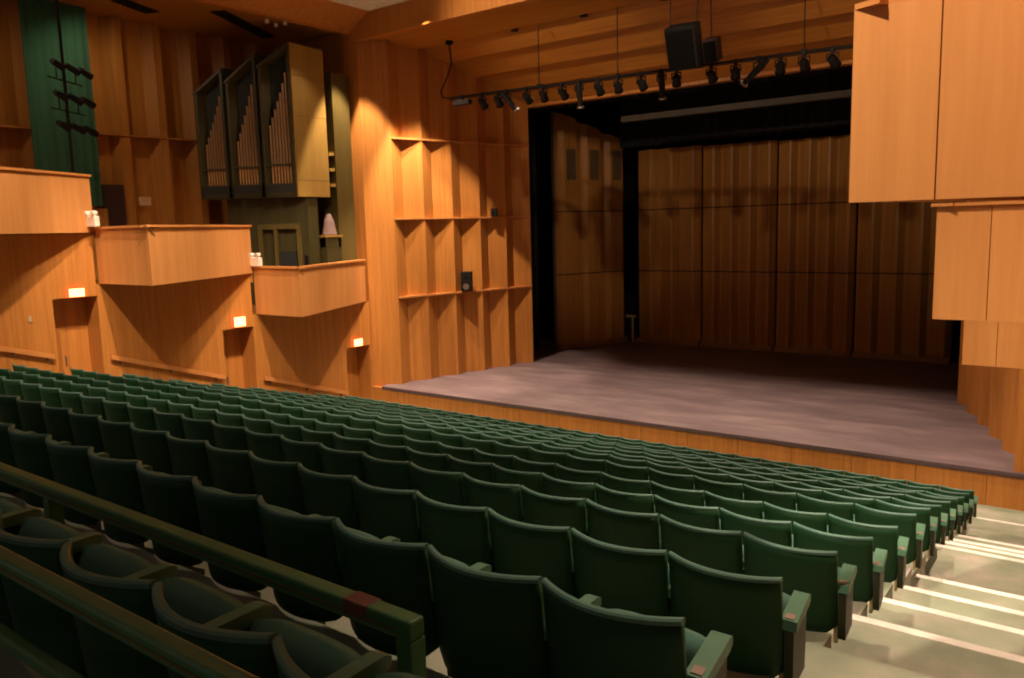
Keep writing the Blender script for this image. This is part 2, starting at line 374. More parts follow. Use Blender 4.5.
# ------------------------------------------------------------------ pipe organ
og = thing('pipe_organ', 'dark-cased pipe organ with three stepped towers of metal pipes in the loft', 'organ', (-20.0, 15.2, -2.07))
OZ = 1.07
TOW = [((-18.99,14.99), (-19.73,14.49), 5.20, 4.63, 3.05, 4.85),
       ((-19.90,14.51), (-20.62,14.03), 4.95, 4.26, 2.65, 4.62),
       ((-20.78,14.03), (-21.48,13.58), 4.62, 3.99, 2.60, 4.28)]
for k, (R_, L_, zr, zl, p0, p1) in enumerate(TOW):
    R_ = Vector((*R_, 0)); L_ = Vector((*L_, 0)); d = (L_-R_); wdt = d.length; d.normalize(); back = Vector((0, 1, 0))
    tw = bpy.data.objects.new('tower', None); C.objects.link(tw); tw.parent = og; tw.location = (0,0,0)
    def P(s, t): q = R_+d*s+back*t; return (q.x, q.y)
    def roof(x, y):
        s = (Vector((x, y, 0))-R_).dot(d)/wdt; return zr+(zl-zr)*max(0, min(1.05, s))
    # case: sides, back, bottom, roof, with an open front
    MB().prism([P(0,0), P(.0,.07), P(wdt,.07), P(wdt,0)], OZ, OZ+.36).prism([P(0,0), P(0,1.14), P(wdt,1.14), P(wdt,0)], OZ-.02, OZ+.05)\
        .prism([P(0,1.10), P(0,1.16), P(wdt,1.16), P(wdt,1.10)], OZ, lambda x,y: roof(x,y)-.02)\
        .prism([P(wdt-.07,0), P(wdt-.07,1.10), P(wdt,1.10), P(wdt,0)], OZ, roof)\
        .prism([P(0,0), P(0,1.10), P(.07,1.10), P(.07,0)], OZ, roof)\
        .prism([P(-.02,-.03), P(-.02,1.16), P(wdt+.02,1.16), P(wdt+.02,-.03)], lambda x,y: roof(x,y)-.01, lambda x,y: roof(x,y)+.07)\
        .build('case', M['organ_case'], og)
    MB().prism([P(.07,.30), P(.07,.34), P(wdt-.07,.34), P(wdt-.07,.30)], OZ+.05, lambda x,y: roof(x,y)-.05).build('back_panel', M['organ_dark'], og)
    MB().prism([P(.07,-.012), P(.07,.0), P(wdt-.07,.0), P(wdt-.07,-.012)], OZ+.1, OZ+.33).build('toe_board', M['organ_dark'], og)
    np_ = 8
    for j in range(np_):
        s = .10+(wdt-.20)*(j+.5)/np_; r = (wdt-.2)/np_*.43
        top = p1+(p0-p1)*(j/(np_-1))**.8
        q = R_+d*s+back*.13
        mth = OZ+.80+.03*(2-k)
        pp = MB().cyl((q.x,q.y,mth), (q.x,q.y,top), r, n=10).cyl((q.x,q.y,mth-.03), (q.x,q.y,mth), r*.8, r, n=10).build('pipe', M['pipe_metal'], og, smooth=False)
        MB().cyl((q.x,q.y,OZ+.36), (q.x,q.y,mth-.03), r*.72, r*.9, n=10).build('pipe_foot', M['pipe_foot'], pp, origin=og['_o'])
    MB().prism([P(.06,.02), P(.06,.05), P(wdt-.06,.05), P(wdt-.06,.02)], OZ+.80+.03*(2-k), OZ+.84+.03*(2-k)).build('pipe_rail', M['organ_case'], og)
    bpy.data.objects.remove(tw)
# lit side of the case
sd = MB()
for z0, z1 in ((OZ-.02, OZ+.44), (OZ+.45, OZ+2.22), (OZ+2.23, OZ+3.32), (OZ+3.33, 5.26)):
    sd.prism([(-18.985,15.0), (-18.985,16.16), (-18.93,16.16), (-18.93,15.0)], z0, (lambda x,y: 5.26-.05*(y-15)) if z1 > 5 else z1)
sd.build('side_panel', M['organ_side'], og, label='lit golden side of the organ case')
# base under the towers
MB().prism([(-18.98,15.35), (-20.2,14.75), (-21.2,14.2), (-21.2,15.7), (-18.98,15.7)], -2.05, OZ-.02).build('base', M['organ_case'], og)
fr = MB()
n_ = Vector((.44, -.9, 0)).normalized(); dd = Vector((-.9, -.44, 0)).normalized(); Q = Vector((-19.05, 15.27, 0))
def OB(m, s0, s1, z0, z1, t0, t1):
    m.prism([tuple((Q+dd*s0+n_*t0)[:2]), tuple((Q+dd*s1+n_*t0)[:2]), tuple((Q+dd*s1+n_*t1)[:2]), tuple((Q+dd*s0+n_*t1)[:2])], z0, z1); return m
OB(fr, .12, .24, -2.05, .15, 0, .10); OB(fr, .85, .95, -2.05, .15, 0, .10); OB(fr, .12, 1.45, .15, .30, 0, .10); OB(fr, 1.33, 1.45, -2.05, .15, 0, .1)
fr.build('console_frame', M['organ_mid'], og)
cs = MB(); OB(cs, .26, .84, -1.1, -1.02, 0, .3); OB(cs, .3, .8, -.9, -.5, 0, .06); OB(cs, .26, .84, -1.25, -1.18, 0, .22)
cs.build('keyboard', M['organ_dark'], og)
# narrow tall tower beside it
tt = thing('narrow_organ_tower', 'tall narrow olive tower with short shelves between organ and pilaster', 'organ tower', (-19.1, 16.85, -2.07))
MB().box(-19.5, -18.87, 16.38, 17.02, -2.05, 4.62).build('shaft', M['organ_mid'], tt)
sh = MB()
for z in (1.35, 1.80, 2.25): sh.box(-19.45, -18.92, 16.18, 16.385, z, z+.09)
sh.build('shelf', M['organ_side'], tt)
# stool and pale shade
st = thing('organ_stool', 'dark round-backed stool behind the lowest balcony rail', 'stool', (-18.2, 14.45, -1.94))
MB().cyl((-18.2,14.45,-1.94), (-18.2,14.45,-1.3), .05).build('stem', M['black'], st)
MB().cyl((-18.2,14.45,-1.94), (-18.2,14.45,-1.9), .22, n=20).build('foot', M['black'], st)
MB().cyl((-18.2,14.45,-1.32), (-18.2,14.45,-1.22), .22, .24, n=20).build('seat', M['black'], st, smooth=False)
MB().obox((-18.25,14.62,-.78), .2, .03, .2, rz(-.5)).build('backrest', M['blackcloth'], st, bevel=.06)
cb = thing('side_cabinet', 'dim wooden cabinet with a ledge between the organ and narrow tower', 'cabinet', (-18.85, 16.2, -2.07))
MB().box(-19.25, -18.72, 15.75, 16.3, -2.05, -.42).build('body', M['organ_case'], cb)
MB().box(-19.28, -18.68, 15.72, 16.33, -.12, -.06).build('ledge', M['organ_side'], cb)
MB().box(-19.25, -18.72, 16.2, 16.3, -.42, -.12).box(-19.25, -19.2, 15.75, 16.3, -.42, -.12).box(-18.77, -18.72, 15.75, 16.3, -.42, -.12).build('ledge_support', M['organ_case'], cb)
ls = thing('shade', 'pale cone-shaped shade standing on the ledge beside the organ', 'lamp', (-18.95, 16.12, -.06))
MB().cyl((-18.92,16.05,-.06), (-18.92,16.05,-.03), .2, n=20).build('base', M['pale'], ls)
MB().cyl((-18.92,16.05,-.03), (-18.92,16.05,.35), .21, .14, 20).cyl((-18.92,16.05,.35), (-18.92,16.05,.56), .14, .05, 20).build('cone', M['pale'], ls, smooth=False)

# ------------------------------------------------------------------ pilasters, fins, header, ceilings
struct(MB().prism([(-18.6, 17.22), (-17.86, 17.70), (-18.6, 17.9)], LOW, 5.60).box(-19.3, -18.6, 17.2, 17.9, LOW, 5.92).build('pilaster_left', M['oak']))
O = [(-17.86+.24*n, 17.7+1.07*n) for n in range(6)]
I = [(O[n][0]-.13, O[n][1]+.54) for n in range(5)]
zig = []
for n in range(5): zig += [O[n], I[n]]
zig.append(O[5])
wz = struct(MB().prism(zig+[(-19.3, O[5][1]), (-19.3, 17.7)], ZS-.3, 6.0).build('wall_stage_left', M['oak']))
for lev, z in enumerate((2.80, .40, -2.0)):
    sh = MB()
    for n in range(5): sh.prism([(O[n][0]+.015, O[n][1]-.01), (O[n+1][0]+.015, O[n+1][1]+.01), (I[n][0]-.05, I[n][1]+.05)], z-.05, z)
    struct(sh.build('ledge', M['oak_cap'], wz), 'thin triangular ledges between the wooden fins')
OR = [(-1.5-.365*n, 17.7+1.07*n) for n in range(6)]
IR = [(OR[n][0]+.13, OR[n][1]+.54) for n in range(5)]
zig = []
for n in range(5): zig += [OR[n], IR[n]]
zig.append(OR[5])
wr = struct(MB().prism(zig+[(.75, OR[5][1]), (.75, 17.7)], ZS-.3, 6.0).build('wall_stage_right', M['oak']))
for z in (2.80, .40, -2.0):
    sh = MB()
    for n in range(5): sh.prism([(OR[n][0]-.015, OR[n][1]-.01), (OR[n+1][0]-.015, OR[n+1][1]+.01), (IR[n][0]+.05, IR[n][1]+.05)], z-.05, z)
    struct(sh.build('ledge', M['oak_cap'], wr))
struct(MB().box(-1.5, .75, 17.22, 17.7, ZS-.02, 5.60).build('pilaster_right', M['oak']))
# proscenium ceiling: boards stepping down towards the stage
YE = [17.1, 18.81, 19.87, 20.93, 21.99, 23.05]; ZE = [5.58, 5.46, 5.17, 4.83, 4.5, 4.16]
prof = [(17.1, 5.58)]
for n in range(1, 6):
    y_, z_ = YE[n], ZE[n]
    prof += [(YE[n-1]+.42 if n > 1 else 17.9, ZE[n-1]-.0), (y_, z_)] if n > 1 else [(17.75, 5.58), (y_, z_)]
prof2 = [(17.1, 5.58)]
for n in range(1, 6):
    prof2.append((YE[n]-.16 if n > 1 else 18.6, ZE[n]))
    prof2.append((YE[n]+.03, ZE[n]+.10))
prof2 = [(17.32, 5.60), (17.75, 5.60)]
for n in range(1, 6):
    prof2 += [(YE[n]-.10, ZE[n]), (YE[n], ZE[n]), (YE[n]+.01, ZE[n]+.09), (YE[n]+.26, ZE[n]+.09)]
prof2 = prof2[:-2]
struct(MB().prism_x(prof2+[(23.04, 6.1), (17.32, 6.1)], -18.2, .6).build('ceiling_proscenium', M['oak_ceiling']))
struct(MB().box(-18.85, .75, 17.1, 17.3, 5.58, CEIL+.02).box(-18.85, -18.21, 17.3, 17.9, 5.58, CEIL).build('fascia_front', M['oak']))
struct(MB().box(-18.2, .75, 23.05, 23.35, 4.05, 6.1).build('wall_header', M['oak']))
struct(MB().box(-17.92, XR+.3, -3, 17.3, CEIL, CEIL+.2).build('ceiling', M['plaster']))
# round ceiling cans
for (x, y, z), nm in (((-14.1,18.97,5.55), 'nearest the organ side'), ((-11.83,18.97,5.55), 'at the middle of the row'), ((-9.5,18.97,5.55), 'above the hanging speakers')):
    c = thing('ceiling_can', 'small black round ceiling can %s' % nm, 'ceiling light', (x, y, z), 'ceiling cans over the apron')
    MB().cyl((x,y,z-.10), (x,y,z+.06), .105, n=18).build('can', M['black'], c)
    MB().cyl((x,y,z-.112), (x,y,z-.10), .085, .115, n=18).build('rim', M['black'], c)

# ------------------------------------------------------------------ stage
sm = MB()
sm.prism([(-18.15, STAGE_Y-.02), (.6, STAGE_Y-.02), (.6, 23.2), (2.0, 23.2), (2.0, 31), (-21.5, 31), (-21.5, 23.2), (-18.4, 23.2), (-18.4, 17.9)], ZS-.10, ZS)
struct(sm.build('floor_stage', M['stage_floor']))
sf = MB()
x = -19.0
while x < .4:
    sf.box(x+.004, min(x+1.22, .45)-.004, STAGE_Y, STAGE_Y+.12, -5.6, ZS-.05); x += 1.22
struct(sf.build('wall_stage_front', M['oak']))
struct(MB().box(-18.9, .5, STAGE_Y+.05, STAGE_Y+.3, -5.7, ZS-.06).build('wall_stage_front_core', M['oak_dark']))
struct(MB().box(-18.15, .5, STAGE_Y-.035, STAGE_Y-.02, ZS-.065, ZS-.002).build('trim_2', M['stage_edge']))
# stage house: dark walls
for nm, bx in (('rear', (-21.8,2.3,31.0,31.3,ZS-.3,9)), ('wing_left', (-21.8,-21.5,23.4,31.0,ZS-.3,9)), ('wing_right', (2.0,2.3,23.4,31.0,ZS-.3,9)),
               ('return_left', (-21.8,-18.3,23.1,23.4,ZS-.3,9)), ('return_right', (.76,2.3,23.1,23.4,ZS-.3,9)), ('over_header', (-18.2,.75,23.1,23.4,6.1,9))):
    struct(MB().box(*bx).build('wall_stage_'+nm, M['blackcloth']))
struct(MB().box(-21.8,2.3,23.1,31.3,9,9.2).build('ceiling_stage', M['blackcloth']))
# black drapes inside the opening
def drape(x0, x1, y, z0, z1, name, label, amp=.06, n=40, mat='blackcloth'):
    f_, b_ = [], []
    for k in range(n+1):
        t = k/n; x = x0+(x1-x0)*t; dy = amp*math.sin(t*(x1-x0)*math.pi*2/.38)
        f_.append((x, y+dy)); b_.append((x, y+dy+.03))
    return tag(MB().prism(f_+b_[::-1], z0, z1).build(name, M[mat], origin=((x0+x1)/2, y, z0)), label, 'stage curtain')
drape(-20.5, -18.2, 25.6, ZS, 8.99, 'wing_drape', 'black stage drape in the wing opening beside the folding side panel', n=60)
drape(-16.25, .9, 28.6, 3.0, 8.99, 'stage_border', 'black border drape hanging above the back wall of the shell', n=160)
drape(-18.0, .6, 23.7, 4.0, 8.99, 'front_border', 'black border drape just inside the top of the stage opening', n=160)
# light batten
bt = thing('batten', 'pale horizontal batten crossing the dark space above the stage', 'batten', (-7, 25, 3.6))
MB().box(-14.1, .2, 24.9, 25.1, 3.47, 3.66).build('beam', M['batten'], bt)
MB().cyl((-12,25,3.6), (-12,25,8.995), .02).build('cable', M['black'], bt); MB().cyl((-4,25,3.6), (-4,25,8.995), .02).build('cable', M['black'], bt)

# acoustic shell: four back panels and a folding side panel
def shell_panel(x0, x1, y, top, label, npl=4):
    o = thing('shell_panel', label, 'shell panel', ((x0+x1)/2, y, ZS), 'back panels of the acoustic shell')
    wdt = (x1-x0)/npl; f_ = []
    for k in range(npl):
        a = x0+wdt*k
        f_ += [(a, y+.22), (a+wdt*.12, y+.20), (a+wdt*.66, y+.0), (a+wdt*.76, y+.01)]
    f_.append((x1, y+.22))
    MB().prism(f_+[(x1, y+.28), (x0, y+.28)], ZS+.16, top).build('pleated_face', M['shell'], o)
    MB().box(x0+.01, x1-.01, y-.02, y+.26, ZS+.0, ZS+.17).build('base_board', M['shell_trim'], o)
    for z in (.58, -1.83):
        MB().prism([(p[0], p[1]-.012) for p in f_]+[(x1, y+.2), (x0, y+.2)], z-.02, z+.02).build('cross_seam', M['maroon'], o)
    return o
SX = [-15.88, -13.14, -10.26, -7.52, -4.45]
for k, nm in enumerate(('nearest the folding side panel', 'second from the folding side panel', 'third from the folding side panel', 'nearest the aisle-side wall, partly behind bright balconies')):
    shell_panel(SX[k]+.035, SX[k+1]-.035, 29.15, 2.90-.04*k, 'dim wooden pleated shell panel %s' % nm, 3 if k == 0 else 4)
sp = thing('side_shell_panel', 'folding wooden side panel with three vent grilles at the stage side', 'shell panel', (-17.1, 27.7, ZS))
A = Vector((-17.62, 26.02, 0)); B = Vector((-16.55, 29.35, 0)); d = (B-A); ln = d.length; d.normalize(); nn_ = Vector((d.y, -d.x, 0))   # nn_ faces the stage
npl = 3; f_ = []
for k in range(npl):
    a = ln*k/npl; wd = ln/npl
    for s, t in ((.0, .0), (.14, .0), (.26, .20), (.80, .20), (.92, 0.)):
        q = A+d*(a+wd*s)+nn_*t; f_.append((q.x, q.y))
q0, q1 = B-nn_*.10, A-nn_*.10
topf = lambda x, y: 4.30-(Vector((x, y, 0))-A).dot(d)/ln*1.0
MB().prism(f_+[(B.x, B.y), (q0.x, q0.y), (q1.x, q1.y)], ZS+.16, topf).build('pleated_face', M['shell'], sp)
e0, e1 = A+nn_*.22, B+nn_*.22
MB().prism([(A.x,A.y), (e0.x,e0.y), (e1.x,e1.y), (B.x,B.y)], ZS, ZS+.17).build('base_board', M['shell_trim'], sp)
MB().prism([tuple((A-d*.08-nn_*.1)[:2]), tuple((A-nn_*.1)[:2]), tuple((A+nn_*.05)[:2]), tuple((A-d*.08+nn_*.05)[:2])], ZS, 4.3).build('end_frame', M['steel'], sp)
for k in range(npl):
    a = ln*(k+.36)/npl; b = ln*(k+.74)/npl
    g = MB(); q = [A+d*a+nn_*.205, A+d*b+nn_*.205, A+d*b+nn_*.215, A+d*a+nn_*.215]
    g.prism([(v.x, v.y) for v in q], 1.78, 2.92)
    for j in range(14):
        z = 1.84+j*.078
        q = [A+d*a+nn_*.215, A+d*b+nn_*.215, A+d*b+nn_*.227, A+d*a+nn_*.227]; g.prism([(v.x, v.y) for v in q], z, z+.035)
    g.build('vent_grille', M['vent'], sp)
for z in (.58, -1.83):
    MB().prism([(v[0]+nn_.x*.012, v[1]+nn_.y*.012) for v in f_]+[(B.x, B.y), (A.x, A.y)], z-.02, z+.02).build('cross_seam', M['maroon'], sp)
tag(MB().box(-16.25, -15.8, 28.98, 29.06, -3.70, -3.62).box(-16.0, -15.93, 29.0, 29.04, ZS, -3.62).build('latch_bar', M['bracket'], origin=(-16, 29, ZS)), 'short pale bar across the gap between side and back shell panels', 'bar')
tag(MB().obox((-18.9, 27.15, ZS+.04), .75, .05, .04, rz(-.46)).build('floor_light_spill', M['bracket'], origin=(-18.9, 27.15, ZS)), 'tan strip imitating light spilled on the floor of the dark wing opening', 'light_spill')  # thin tan bar standing in for light spilling onto the floor

# ------------------------------------------------------------------ lighting pipe over the apron
PY = 18.8
def pz(x): return 3.875-.0185*(x+16.4)
pp = thing('lighting_pipe', 'long black lighting pipe hung under the proscenium ceiling', 'lighting pipe', (-10, PY, 3.8))
MB().cyl((-16.45, PY, pz(-16.45)), (-2.2, PY, pz(-2.2)), .033, n=12).cyl((-16.45,PY,pz(-16.45)-.05), (-2.2,PY,pz(-2.2)-.05), .012, n=6).build('pipe', M['black'], pp)
for xx in (-13.18, -10.73, -6.03):
    MB().cyl((xx, PY, pz(xx)), (xx, PY, 5.5), .014, n=8).box(xx-.05, xx+.05, PY-.05, PY+.05, pz(xx)-.04, pz(xx)+.06).build('hanger_rod', M['black'], pp)
MB().cyl((-16.3,PY-.1,5.38), (-16.3,PY-.1,5.62), .11, n=16).tube([(-16.3,PY-.1,5.4), (-16.28,PY-.05,4.85), (-16.5,PY,4.5), (-16.78,PY,4.1), (-16.72,PY,3.93), (-16.45,PY,3.87)], .022).build('feed_cable', M['black'], pp)
LX = [(-15.95,'h'),(-15.2,'p'),(-14.62,'p'),(-14.3,'e'),(-13.62,'p'),(-13.05,'p'),(-12.43,'p'),(-11.9,'d'),(-11.3,'p'),(-10.72,'p'),(-10.06,'p'),(-9.5,'d'),(-9.1,'p'),(-8.2,'p'),(-7.6,'p'),(-7.05,'s'),(-6.55,'p'),(-6.03,'p'),(-5.42,'p')]
ORD = ['first','second','third','fourth','fifth','sixth','seventh','eighth','ninth','tenth','eleventh','twelfth','thirteenth','fourteenth','fifteenth','sixteenth','seventeenth','eighteenth','nineteenth','twentieth',
       'twenty-first','twenty-second','twenty-third','twenty-fourth','twenty-fifth','twenty-sixth','twenty-seventh','twenty-eighth','twenty-ninth','thirtieth']
for k, (x, kd) in enumerate(LX):
    z = pz(x)
    L = thing('stage_light', 'black %s on the pipe, %s lantern from the organ end' % ({'h':'flat strip lantern','p':'short can lantern','e':'long spotlight','d':'long spotlight pointing down','s':'long spotlight tilted sideways'}[kd], ORD[k]), 'stage light', (x, PY, z), 'lanterns on the lighting pipe')
    MB().box(x-.03, x+.03, PY-.045, PY+.045, z-.09, z+.04).build('clamp', M['black'], L)
    if kd == 'h':
        MB().box(x-.3, x+.3, PY-.09, PY+.09, z-.24, z-.10).build('body', M['black'], L, bevel=.02)
        continue
    c = Vector((x, PY, z-.23))
    if kd == 'p': d = Vector((random.uniform(-.35,.35), .75, -.6)); l, r = .23, .10
    elif kd == 'e': d = Vector((.55, .3, -.75)); l, r = .62, .085
    elif kd == 'd': d = Vector((-.03, .18, -.95)); l, r = .66, .085
    else: d = Vector((-.78, .1, -.62)); l, r = .72, .085
    d.normalize()
    MB().box(x-.13, x-.115, PY-.02, PY+.02, z-.25, z-.1).box(x+.115, x+.13, PY-.02, PY+.02, z-.25, z-.1).box(x-.13, x+.13, PY-.02, PY+.02, z-.115, z-.09).build('yoke', M['black'], L)
    a = c-d*l*.38; b = c+d*l*.62
    m = MB().cyl(a, a+(b-a)*.25, r*.7, r, 14).cyl(a+(b-a)*.25, b, r, r*(1.06 if kd == 'p' else .82), 14)
    m.build('barrel', M['black'], L)
    MB().cyl(b, b+d*.05, r*1.12, r*1.2, 14).build('front_ring', M['grille'] if kd == 'p' else M['steel'], L)

# hanging loudspeakers
sk = thing('hanging_speaker', 'large black loudspeaker hung in front of the lighting pipe, tilted down', 'loudspeaker', (-8.9, 18.3, 4.2))
R1 = rx(math.radians(-24)) @ Matrix.Identity(3); R1 = rz(.12) @ rx(math.radians(22))
c = Vector((-8.52, 18.02, 4.05))
MB().obox(c, .35, .27, .48, R1).build('cabinet', M['black'], sk, bevel=.02)
MB().obox(c+R1@Vector((0,-.275,-.02)), .31, .012, .42, R1).build('grille', M['grille'], sk)
MB().cyl(c+R1@Vector((-.31,.1,.48)), (-8.88,18.05,5.56), .012).cyl(c+R1@Vector((.31,.1,.48)), (-8.16,18.05,5.56), .012).build('hanging_cable', M['black'], sk)
sk2 = thing('hanging_speaker', 'smaller black loudspeaker hung close beside the large tilted one', 'loudspeaker', (-8.1, 18.5, 4.2))
c = Vector((-7.94, 18.25, 3.93))
MB().obox(c, .17, .2, .25, R1).build('cabinet', M['maroon'], sk2, bevel=.02)
MB().obox(c+R1@Vector((0,-.205,0)), .14, .01, .22, R1).build('grille', M['grille'], sk2)
MB().cyl(c+R1@Vector((0,.05,.28)), (-8.02,18.3,5.5), .012).build('hanging_cable', M['black'], sk2)
# speakers on the ledges
s3 = thing('shelf_speaker', 'black box loudspeaker standing on the lowest ledge of the fins', 'loudspeaker', (-17.28, 20.2, -2.0))
MB().obox((-17.22,20.22,-1.68), .17, .15, .32, rz(.5)).build('cabinet', M['black'], s3, bevel=.015)
MB().cyl(Vector((-17.22,20.22,-1.84))+rz(.5)@Vector((0,-.15,0)), Vector((-17.22,20.22,-1.84))+rz(.5)@Vector((0,-.17,0)), .09, .10, 16).build('driver', M['steel'], s3)
MB().cyl(Vector((-17.22,20.22,-1.54))+rz(.5)@Vector((0,-.15,0)), Vector((-17.22,20.22,-1.54))+rz(.5)@Vector((0,-.16,0)), .05, .05, 16).build('tweeter', M['grille'], s3)
s4 = thing('shelf_speaker', 'tiny black loudspeaker on the middle ledge of the fins', 'loudspeaker', (-16.9, 21.35, .4))
MB().obox((-16.9,21.35,.53), .10, .09, .13, rz(.5)).build('cabinet', M['black'], s4, bevel=.01)
MB().cyl(Vector((-16.9,21.35,.5))+rz(.5)@Vector((0,-.09,0)), Vector((-16.9,21.35,.5))+rz(.5)@Vector((0,-.10,0)), .05, .05, 14).build('driver', M['grille'], s4)

# ------------------------------------------------------------------ guardrails
def guard(x0, x1, y, zt, zf, label, w_=.07, low=True, tape=False):
    g = thing('guardrail', label, 'guardrail', (x1, y, zf), 'guardrails between the upper rows')
    MB().box(x0, x1, y-w_/2, y+w_/2, zt-w_, zt).build('top_rail', M['rail'], g, bevel=.010)
    MB().box(x0, x1-w_, y-w_/2-.003, y-w_/2, zt-w_*.62, zt-w_*.5).build('groove', M['groove'], g)
    if low: MB().box(x0, x1-w_, y-w_*.4, y+w_*.4, zt-.26-w_*.8, zt-.26).build('lower_rail', M['rail'], g, bevel=.008)
    xx = x1
    while xx > x0:
        MB().box(xx-w_, xx, y-w_/2, y+w_/2, zf, zt-w_+.001).build('post', M['rail'], g, bevel=.006); xx -= 2.4
    if tape: MB().box(x1-.30, x1-.19, y-w_/2-.002, y+w_/2+.002, zt-w_*.75, zt+.002).build('tape', M['tape'], g, bevel=.004, label='worn red tape on the rail')
    return g
guard(-9, -1.655, 1.66, -1.165, -1.785+SH, 'green-painted guardrail with red tape, in front of the upper seats', .066, True, True)
guard(-6, -.62, .90, -.905, -1.46, 'green-painted guardrail behind the upper row of seats', .052)

# ------------------------------------------------------------------ seats
HW = .258
def back_mesh():
    m = MB(); NU, NV = 12, 8
    def pt(u, v, side):
        uu = u/HW
        zb = .35+.05*abs(uu)**8
        z = zb+(.84-.016-zb)*v if side != 'rimr' else 0
        y = -.085*(1-uu*uu)+(.84-z)*.11
        if side == 1: y += .022+.035*(1-uu*uu)*math.sin(math.pi*min(1, max(0, v)))
        return (u, y, z)
    vs = []; fs = []
    for side in (0, 1):
        for j in range(NV+1):
            for i in range(NU+1): vs.append(pt(-HW+2*HW*i/NU, j/NV, side))
    S = (NU+1)*(NV+1)
    def id_(s, i, j): return s*S+j*(NU+1)+i
    for j in range(NV):
        for i in range(NU):
            fs.append((id_(0,i,j), id_(0,i+1,j), id_(0,i+1,j+1), id_(0,i,j+1)))
            fs.append((id_(1,i+1,j), id_(1,i,j), id_(1,i,j+1), id_(1,i+1,j+1)))
    for i in range(NU):
        fs.append((id_(0,i+1,0), id_(0,i,0), id_(1,i,0), id_(1,i+1,0)))
        fs.append((id_(0,i,NV), id_(0,i+1,NV), id_(1,i+1,NV), id_(1,i,NV)))
    for j in range(NV):
        fs.append((id_(0,0,j), id_(0,0,j+1), id_(1,0,j+1), id_(1,0,j)))
        fs.append((id_(0,NU,j+1), id_(0,NU,j), id_(1,NU,j), id_(1,NU,j+1)))
    m.add(vs, fs); return m
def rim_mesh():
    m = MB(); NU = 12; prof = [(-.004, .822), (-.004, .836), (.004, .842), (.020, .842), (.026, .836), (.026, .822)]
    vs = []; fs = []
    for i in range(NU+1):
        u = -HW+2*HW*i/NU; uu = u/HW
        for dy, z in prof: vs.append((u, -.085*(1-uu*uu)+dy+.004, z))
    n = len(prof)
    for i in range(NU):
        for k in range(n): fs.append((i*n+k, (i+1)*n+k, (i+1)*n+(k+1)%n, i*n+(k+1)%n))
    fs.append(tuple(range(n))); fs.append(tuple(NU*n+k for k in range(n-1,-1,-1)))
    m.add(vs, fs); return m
def cushion_mesh():
    m = MB(); a = math.radians(70); NU, NL = 8, 6; L_ = .34; vs = []; fs = []
    for side in (0, 1):
        for j in range(NL+1):
            for i in range(NU+1):
                u = -1+2*i/NU; t = j/NL
                wd = .232*(1-.06*abs(2*t-1)**6)
                ed = (1-abs(u)**6)*(1-abs(2*t-1)**6)
                off = (.045+.03*ed) if side else -.012-.02*ed
                l = t*L_*(1-.06*u**4)
                y = .215+l*math.cos(a)-off*math.sin(a); z = .315+l*math.sin(a)+off*math.cos(a)
                vs.append((u*wd, y, z))
    S = (NU+1)*(NL+1)
    def id_(s, i, j): return s*S+j*(NU+1)+i
    for j in range(NL):
        for i in range(NU):
            fs.append((id_(1,i,j), id_(1,i+1,j), id_(1,i+1,j+1), id_(1,i,j+1)))
            fs.append((id_(0,i+1,j), id_(0,i,j), id_(0,i,j+1), id_(0,i+1,j+1)))
    for i in range(NU):
        fs.append((id_(0,i,0), id_(0,i+1,0), id_(1,i+1,0), id_(1,i,0))); fs.append((id_(0,i+1,NL), id_(0,i,NL), id_(1,i,NL), id_(1,i+1,NL)))
    for j in range(NL):
        fs.append((id_(0,0,j+1), id_(0,0,j), id_(1,0,j), id_(1,0,j+1))); fs.append((id_(0,NU,j), id_(0,NU,j+1), id_(1,NU,j+1), id_(1,NU,j)))
    m.add(vs, fs); return m
XA = .266
def arm_poly(x, hw): return MB().prism_x([(.03,.605),(.045,.645),(.335,.65),(.36,.64),(.36,.612),(.33,.60)], x-hw, x+hw)
def stand_mesh(x, hw): return MB().prism_x([(.08,.08),(.34,.08),(.34,.11),(.27,.15),(.27,.42),(.33,.598),(.05,.607),(.10,.42),(.12,.15)], x-hw, x+hw)

def fix(me):
    import bmesh
    b = bmesh.new(); b.from_mesh(me); bmesh.ops.recalc_face_normals(b, faces=b.faces); b.to_mesh(me); b.free(); return me
ME = {}
ME['back'] = fix(back_mesh().mesh('backrest', M['seat_shell'], True))
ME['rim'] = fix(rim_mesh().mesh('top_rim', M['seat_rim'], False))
ME['cush'] = fix(cushion_mesh().mesh('seat', M['seat_cloth'], True))
ME['arm'] = fix(arm_poly(XA, .026).mesh('armrest', M['arm']))
ME['stand'] = fix(stand_mesh(XA, .016).mesh('leg', M['standard']))
ME['earm'] = fix(arm_poly(XA+.022, .036).mesh('armrest', M['arm']))
ME['epanel'] = fix(MB().prism_x([(.05,.33),(.32,.30),(.335,.60),(.04,.608),(.04,.40)], XA+.005, XA+.045).mesh('end_panel', M['standard']))
ME['plate'] = fix(MB().box(XA+.002, XA+.042, .058, .105, .6445, .6495).mesh('number_plate', M['plate']))
def splay(me):      # the aisle-end arm and panel turn slightly inwards towards their front
    for v in me.vertices: v.co.x -= .13*v.co.y
    return me
for k_ in ('earm', 'epanel', 'plate'): splay(ME[k_])
ME['hinge'] = fix(MB().box(XA-.024, XA-.006, .05, .08, .30, .40).mesh('hinge_foot', M['bracket']))
for m_ in ME.values():
    for v in m_.vertices: v.co.z -= SH
def part(name, me, parent):
    o = bpy.data.objects.new(name, me); C.objects.link(o); o.parent = parent; return o
